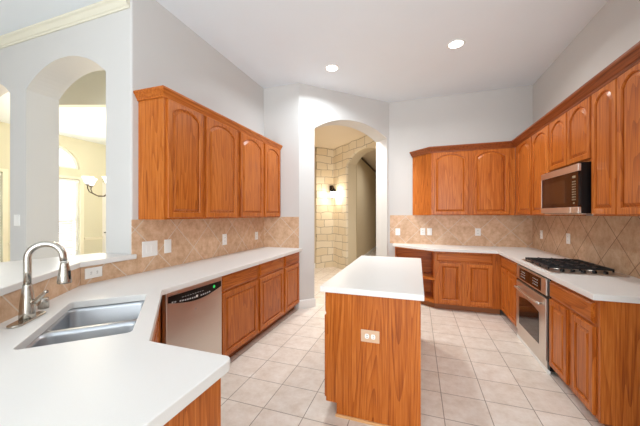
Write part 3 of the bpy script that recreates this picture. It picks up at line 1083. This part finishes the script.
cp = plate(pts, 0.0003, 0.003, FW, 'control_strip', BLACK, dw)
edge = [(u, w - 0.008) for u, w in lo] + [(u, w) for u, w in reversed(lo)]
plate(edge, 0.0003, 0.005, FW, 'strip_rim', STEEL, dw)
for i in range(17):
    y = 1.585 + i * 0.024
    z = 0.799 - 0.022 * math.sin(math.pi * (y - 1.556) / 0.572) - 0.008 * i / 17
    if i not in (2, 11):
        MB().box(y, 0.0032, z - 0.006, y + 0.015, 0.0042, z + 0.004, FW).build('button', MARK, cp)
for i in range(9):
    y = 1.68 + i * 0.026
    MB().box(y, 0.0032, 0.806 - 0.0008 * i, y + 0.016, 0.0040, 0.809 - 0.0008 * i, FW).build('printed_word', MARK, cp)
MB().box(1.822, 0.0032, 0.768, 1.842, 0.0045, 0.785, FW).build('start_button', PLASTIC, cp)
plate([(2.033 + 0.013 * math.cos(a * math.pi / 8), 0.803 + 0.013 * math.sin(a * math.pi / 8)) for a in range(16)], 0.0032, 0.0045, FW, 'green_light', GREEN_LED, cp)
plate([(1.806, 0.674), (1.830, 0.674), (1.824, 0.690)], 0.0004, 0.002, FW, 'badge', MARK, dw)

# ------------------------------------------------------------------ wall oven under the cooktop
ov = thing('oven', 'built-in stainless oven under the gas cooktop', 'oven', (1.38, 3.48, 0))
MB().box(1.112, 3.046, 0.035, 1.655, 3.908, 0.868).build('body', BLACK, ov)
FO = frame((1.112, 0), (0, 1), (-1, 0))
MB().box(3.075, 0.0005, 0.692, 3.875, 0.018, 0.845, FO).build('control_panel', STEEL, ov, bevel=0.003)
dsp = MB().box(3.19, 0.0185, 0.708, 3.775, 0.0205, 0.826, FO).build('display', GLASSBLACK, ov)
for i in range(4):
    for j in range(3):
        for y in (3.60, 3.26):
            MB().box(y + i * 0.035, 0.0207, 0.735 + j * 0.027, y + 0.018 + i * 0.035, 0.0213, 0.743 + j * 0.027, FO).build('button', MARK, dsp)
od = MB().box(3.075, 0.0005, 0.112, 3.875, 0.022, 0.668, FO).build('door', STEEL, ov, bevel=0.003)
wpts = [(3.225, 0.20)] + [(3.225 + (3.775 - 3.225) * i / 12, 0.20 + 0.0 - 0.0 * i) for i in range(1, 12)] + [(3.775, 0.20), (3.775, 0.50)] + \
       [(3.775 - (3.775 - 3.225) * i / 12, 0.50 + 0.028 * math.sin(math.pi * i / 12)) for i in range(1, 12)] + [(3.225, 0.50)]
plate(wpts, 0.0222, 0.0245, FO, 'window', GLASSBLACK, od)
hp = [(3.14 + 0.68 * i / 14, 0.048 + 0.020 * math.sin(math.pi * i / 14), 0.600) for i in range(15)]
hm = MB().tube([FO @ Vector(q) for q in hp], 0.013, 12)
for y in (3.16, 3.80):
    hm.tube([FO @ Vector((y, 0.0225, 0.600)), FO @ Vector((y, 0.05, 0.600))], 0.010, 10)
hm.build('handle', STEEL, od)
MB().box(3.06, -0.01, 0.0005, 3.89, 0.012, 0.0345, FO).build('bottom_trim', WHITE, ov)
MB().box(3.075, 0.0005, 0.037, 3.875, 0.010, 0.105, FO).build('vent_strip', STEEL, ov)

# ------------------------------------------------------------------ cooktop
ck = thing('gas_cooktop', 'stainless gas cooktop with black iron grates', 'cooktop', (1.365, 3.36, CT1))
MB().prism(round_quad((1.365, 3.36), (1, 0), (0, 1), 0.265, 0.385, 0.025, 4), CT1 + 0.0005, CT1 + 0.009).build('pan', STEEL, ck, bevel=0.003)
for (x, y, r) in ((1.235, 3.57, 0.045), (1.495, 3.57, 0.036), (1.235, 3.21, 0.036), (1.495, 3.21, 0.045), (1.365, 3.39, 0.05)):
    b = MB().lathe([(r + 0.010, 0), (r + 0.010, 0.003), (r, 0.004), (r, 0.007), (0.0, 0.007)], (x, y, CT1 + 0.0095), 20).build('burner', STEEL, ck)
    MB().lathe([(r, 0.0075), (r, 0.012), (r - 0.006, 0.015), (0, 0.015)], (x, y, CT1 + 0.0095), 20).build('burner_cap', IRON, b)


def grate(x0, x1, y0, y1):
    g = MB()
    z0, z1 = CT1 + 0.022, CT1 + 0.038
    w = 0.012
    for (a, b, c, d) in ((x0, y0, x1, y0 + w), (x0, y1 - w, x1, y1), (x0, y0, x0 + w, y1), (x1 - w, y0, x1, y1)):
        g.box(a, b, z0, c, d, z1)
    xm, ym = (x0 + x1) / 2, (y0 + y1) / 2
    g.box(x0, ym - w / 2, z0, x1, ym + w / 2, z1)
    for xx in (x0 + (x1 - x0) * 0.25, xm, x0 + (x1 - x0) * 0.75):
        g.box(xx - w / 2, y0, z0 + 0.002, xx + w / 2, y0 + (y1 - y0) * 0.38, z1 + 0.006)
        g.box(xx - w / 2, y1 - (y1 - y0) * 0.38, z0 + 0.002, xx + w / 2, y1, z1 + 0.006)
    for xx in (x0, xm - w / 2, x1 - w):
        for yy in (y0, y1 - w):
            g.box(xx, yy, CT1 + 0.0095, xx + w, yy + w, z0)
    return g.build('grate', IRON, ck, bevel=0.002, seg=1)


grate(1.125, 1.600, 3.125, 3.312)
grate(1.125, 1.600, 3.318, 3.505)
grate(1.125, 1.600, 3.511, 3.700)
for i in range(5):
    MB().lathe([(0.017, 0), (0.016, 0.018), (0.012, 0.022), (0, 0.022)], (1.20 + i * 0.075, 3.045, CT1 + 0.0095), 16).build('knob', BLACK, ck)

# ------------------------------------------------------------------ microwave
mw = thing('microwave', 'over-the-range stainless and black microwave under the short cabinet', 'microwave', (1.47, 3.32, 1.43))
MB().box(1.292, 2.948, 1.432, 1.655, 3.700, 1.858).build('body', BLACK, mw)
FM = frame((1.292, 0), (0, 1), (-1, 0))
top = MB().box(2.948, 0.0003, 1.788, 3.700, 0.022, 1.850, FM).build('top_vent', STEEL, mw, bevel=0.002)
md_ = MB().box(3.082, 0.0003, 1.436, 3.700, 0.022, 1.487, FM).box(3.682, 0.0003, 1.487, 3.700, 0.022, 1.787, FM).build('door', STEEL, mw, bevel=0.002)
wf = MB().box(3.082, 0.0003, 1.4875, 3.6815, 0.0205, 1.7875, FM).build('window', GLASSBLACK, md_)
MB().box(3.17, 0.0207, 1.525, 3.61, 0.0215, 1.735, FM).build('window_reflection', simple('reflection_brown', srgb(58, 36, 20), 0.12), md_)  # lighter brown panel paints a reflection into the door glass
cpn = MB().box(2.948, 0.0003, 1.4875, 3.080, 0.0208, 1.7875, FM).build('control_panel', GLASSBLACK, mw)
MB().box(2.948, 0.0003, 1.436, 3.080, 0.022, 1.487, FM).build('panel_base', STEEL, mw, bevel=0.002)
for r in range(8):
    for c in range(3):
        MB().box(2.990 + c * 0.022, 0.021, 1.545 + r * 0.022, 3.004 + c * 0.022, 0.0216, 1.556 + r * 0.022, FM).build('button', GOLD_MARK, cpn)
MB().box(2.990, 0.021, 1.735, 3.045, 0.0216, 1.755, FM).build('clock_display', GOLD_MARK, cpn)
MB().box(3.005, 0.021, 1.515, 3.030, 0.0216, 1.527, FM).build('open_button', GOLD_MARK, cpn)
MB().box(1.30, 2.96, 1.422, 1.655, 3.69, 1.4315).build('underside', STEEL, mw)

# ------------------------------------------------------------------ outlets, switches, wall plates
def wall_plate(name, label, M, u0, u1, w0, w1, face, group, plate_mat=PLASTIC):
    c = M @ Vector(((u0 + u1) / 2, 0, (w0 + w1) / 2))
    t = thing(name, label, 'outlet' if 'outlet' in name else 'switch' if 'switch' in name else 'wall plate', c, group)
    MB().box(u0, 0.0003, w0, u1, 0.006, w1, M).build('cover_plate', plate_mat, t, bevel=0.0025)
    um, wm = (u0 + u1) / 2, (w0 + w1) / 2
    if face == 'duplex':
        for dz in (-0.021, 0.021):
            r = plate([(um + 0.016 * math.copysign(min(1, abs(math.cos(a)) * 1.25), math.cos(a)), wm + dz + 0.015 * math.sin(a)) for a in [math.pi * 2 * i / 20 for i in range(20)]], 0.0062, 0.0075, M, 'receptacle', PLASTIC, t)
            MB().box(um - 0.008, 0.0077, wm + dz - 0.004, um - 0.005, 0.0081, wm + dz + 0.006, M).box(um + 0.005, 0.0077, wm + dz - 0.004, um + 0.008, 0.0081, wm + dz + 0.006, M).build('slot', SLOT, r)
    elif face == 'sideways':
        for du in (-0.021, 0.021):
            r = plate([(um + du + 0.015 * math.cos(a), wm + 0.016 * math.copysign(min(1, abs(math.sin(a)) * 1.25), math.sin(a))) for a in [math.pi * 2 * i / 20 for i in range(20)]], 0.0062, 0.0075, M, 'receptacle', PLASTIC, t)
            MB().box(um + du - 0.004, 0.0077, wm - 0.008, um + du + 0.006, 0.0081, wm - 0.005, M).box(um + du - 0.004, 0.0077, wm + 0.005, um + du + 0.006, 0.0081, wm + 0.008, M).build('slot', SLOT, r)
    elif face == 'rocker':
        MB().box(um - 0.016, 0.0062, wm - 0.033, um + 0.016, 0.009, wm + 0.033, M).build('rocker', PLASTIC, t, bevel=0.0015)
    elif face == 'double':
        for du in (-0.026, 0.026):
            MB().box(um + du - 0.016, 0.0062, wm - 0.033, um + du + 0.016, 0.0085, wm + 0.033, M).build('rocker', PLASTIC, t, bevel=0.0015)
    return t


GP = 'wall plates on the tile'
FT = frame((XL + T, 0), (0, 1), (1, 0))
wall_plate('wall_switch', 'wide white double wall switch on the tan tile, next to the bar ledge end', FT, 1.862, 2.018, 1.046, 1.184, 'double', GP)
wall_plate('wall_switch', 'single white wall switch just past the wide double plate on the tan tile', FT, 2.094, 2.174, 1.052, 1.182, 'rocker', GP)
wall_plate('wall_outlet', 'white outlet on the tile above the middle of the dishwasher run', FT, 2.952, 3.034, 1.042, 1.178, 'duplex', GP)
wall_plate('wall_outlet', 'white outlet on the tile near the short wall by the hall arch', FT, 3.700, 3.780, 1.046, 1.160, 'duplex', GP)
wall_plate('wall_outlet', 'white sideways outlet on the tile strip under the bar ledge', FT, 1.408, 1.528, 0.952, 1.030, 'sideways', GP)
FTB = frame((0, YB - T), (1, 0), (0, -1))
wall_plate('wall_switch', 'white switch on the far wall tile at the edge by the hall arch', FTB, -0.36, -0.280, 1.058, 1.178, 'rocker', GP)
wall_plate('wall_outlet', 'white outlet under the angled cabinet end, nearer the hall arch of the touching two', FTB, 0.052, 0.130, 1.070, 1.190, 'duplex', GP)
wall_plate('wall_switch', 'white switch under the angled cabinet end, nearer the cooktop of the touching two', FTB, 0.158, 0.236, 1.070, 1.190, 'rocker', GP)
wall_plate('wall_outlet', 'white outlet on the far wall tile near the inside corner', FTB, 0.884, 0.966, 1.078, 1.198, 'duplex', GP)
FTR = frame((XR - T, 0), (0, 1), (-1, 0))
wall_plate('wall_outlet', 'white outlet on the brown cooktop wall tile beside the inside corner', FTR, 4.79, 4.87, 1.078, 1.198, 'duplex', GP)
wall_plate('wall_outlet', 'white outlet on the brown tile behind the cooktop grates', FTR, 4.03, 4.115, 1.080, 1.202, 'duplex', GP)
FTI = frame((0, 1.95), (1, 0), (0, -1))
wall_plate('island_outlet', 'sideways outlet in a beige plate on the island end panel', FTI, -0.366, -0.240, 0.553, 0.636, 'sideways', None, BEIGE_PLASTIC)
FTP = frame((0, YP), (1, 0), (0, -1))
wall_plate('wall_switch', 'white double switch on the pier between the two passage arches', FTP, -3.925, -3.825, 1.305, 1.42, 'double', None)

# ------------------------------------------------------------------ ceiling lamps
def recessed(label, x, y, z, seen=True, power=P_CAN, color=CAN_COLOR):
    t = thing('recessed_light', label, 'ceiling light', (x, y, z - 0.012), 'recessed ceiling lights')
    MB().lathe([(0.098, -0.0005), (0.097, -0.006), (0.085, -0.010), (0.076, -0.006), (0.074, -0.0005)], (x, y, z), 32, cap=False).build('trim_ring', WHITE, t)
    MB().lathe([(0.0, -0.0015), (0.0745, -0.0015), (0.0745, -0.004), (0.0, -0.004)], (x, y, z), 32).build('lens', LAMP_ON, t)
    l = bpy.data.lights.new('lamp', 'AREA')
    l.shape = 'DISK'
    l.size = 0.14
    l.spread = math.radians(154)
    l.energy = power
    l.color = color
    o = bpy.data.objects.new('lamp', l)
    COL.objects.link(o)
    o.parent = t
    o.location = (0, 0, -0.004)
    return t


recessed('recessed ceiling light over the near end of the dishwasher counter aisle', -1.089, 3.704, C)
recessed('recessed ceiling light over the aisle between island and cooktop', 0.427, 3.646, C, power=17.5, color=(0.97, 0.96, 0.92))
recessed('added unseen fill light just inside the hall arch head', -1.40, 4.957, HC, power=P_HALL_FILL, color=(1.0, 0.97, 0.92))  # invented fixture hidden behind the arch head, brightens the hall
recessed('added unseen fill light in the corridor beyond the stone arch', -0.4, 8.3, HC, power=P_HALL_FILL * 0.6, color=(1.0, 0.97, 0.92))  # invented fixture, brightens the corridor

# ------------------------------------------------------------------ lantern sconce
sx, sy = FAR(0.077, 0)
ls = thing('wall_sconce', 'lit black lantern sconce on the cream stone wall', 'sconce', (sx, sy, 1.83))
FS = frame((sx, sy), DS, (R2, -R2))
MB().box(-0.045, 0.0005, 2.06, 0.045, 0.02, 2.20, FS).build('back_plate', DARKBRONZE, ls, bevel=0.004)
MB().tube([FS @ Vector((0, 0.02, 2.14)), FS @ Vector((0, 0.08, 2.19)), FS @ Vector((0, 0.13, 2.16)), FS @ Vector((0, 0.14, 2.11))], 0.011, 8).build('arm', DARKBRONZE, ls)
cx_, cy_ = (FS @ Vector((0, 0.14, 0)))[:2]
MB().lathe([(0.0, 0.30), (0.025, 0.29), (0.04, 0.26), (0.105, 0.205), (0.105, 0.195), (0.0, 0.195)], (cx_, cy_, 1.83), 6).build('roof_cap', BLACK, ls)
MB().lathe([(0.0, 0.030), (0.058, 0.030), (0.090, 0.193), (0.0, 0.193)], (cx_, cy_, 1.83), 6).build('glass', SCONCE_ON, ls)
MB().lathe([(0.0, 0.0), (0.03, 0.005), (0.064, 0.018), (0.064, 0.0295), (0.0, 0.0295)], (cx_, cy_, 1.83), 6).build('bottom_cap', DARKBRONZE, ls)
pl = bpy.data.lights.new('lamp', 'POINT')
pl.energy = P_SCONCE
pl.color = WARM
pl.shadow_soft_size = 0.09
po = bpy.data.objects.new('lamp', pl)
COL.objects.link(po)
po.parent = ls
po.location = Vector((cx_, cy_, 1.95)) + Vector(FS.to_3x3() @ Vector((0, 0.12, 0))) - Vector((sx, sy, 1.83))

# ------------------------------------------------------------------ chandelier
CC = Vector((-5.115, 3.57, 0))
ch = thing('chandelier', 'bronze chandelier with white bell shades in the dining room', 'chandelier', (CC.x, CC.y, 1.7))
MB().tube([CC + Vector((0, 0, 2.25)), CC + Vector((0, 0, 3.0))], 0.008, 8).build('chain', DARKBRONZE, ch)
MB().lathe([(0.0, 0.0), (0.06, 0.0), (0.055, -0.02), (0.0, -0.03)], (CC.x, CC.y, 3.029), 16).build('canopy', DARKBRONZE, ch)
MB().lathe([(0.0, 1.68), (0.02, 1.70), (0.035, 1.76), (0.018, 1.82), (0.015, 2.0), (0.03, 2.08), (0.018, 2.16), (0.008, 2.25), (0, 2.25)], (CC.x, CC.y, 0), 16).build('column', DARKBRONZE, ch)
for i in range(6):
    a = math.radians(60 * i + 200)
    d = Vector((math.cos(a), math.sin(a), 0))
    zt = 1.93
    pts = [CC + d * 0.02 + Vector((0, 0, 1.80)), CC + d * 0.10 + Vector((0, 0, 1.74)), CC + d * 0.20 + Vector((0, 0, 1.74)), CC + d * 0.31 + Vector((0, 0, 1.80)), CC + d * 0.335 + Vector((0, 0, 1.86)), CC + d * 0.33 + Vector((0, 0, zt - 0.03))]
    ar = MB().tube(pts, 0.008, 8).build('arm', DARKBRONZE, ch)
    e = CC + d * 0.33
    MB().lathe([(0.0, -0.03), (0.025, -0.028), (0.03, -0.005), (0.0, 0.0)], (e.x, e.y, zt), 12).build('socket', DARKBRONZE, ar)
    MB().lathe([(0.025, 0.0), (0.045, 0.03), (0.058, 0.07), (0.085, 0.115), (0.082, 0.115), (0.054, 0.07), (0.04, 0.03), (0.0, 0.004)], (e.x, e.y, zt + 0.001), 20, cap=False).build('glass_shade', SHADE_ON, ar)
pl = bpy.data.lights.new('lamp', 'POINT')
pl.energy = P_BULB * 6
pl.color = (1, 0.85, 0.62)
pl.shadow_soft_size = 0.25
po = bpy.data.objects.new('lamp', pl)
COL.objects.link(po)
po.parent = ch
po.location = (0, 0, 0.55)
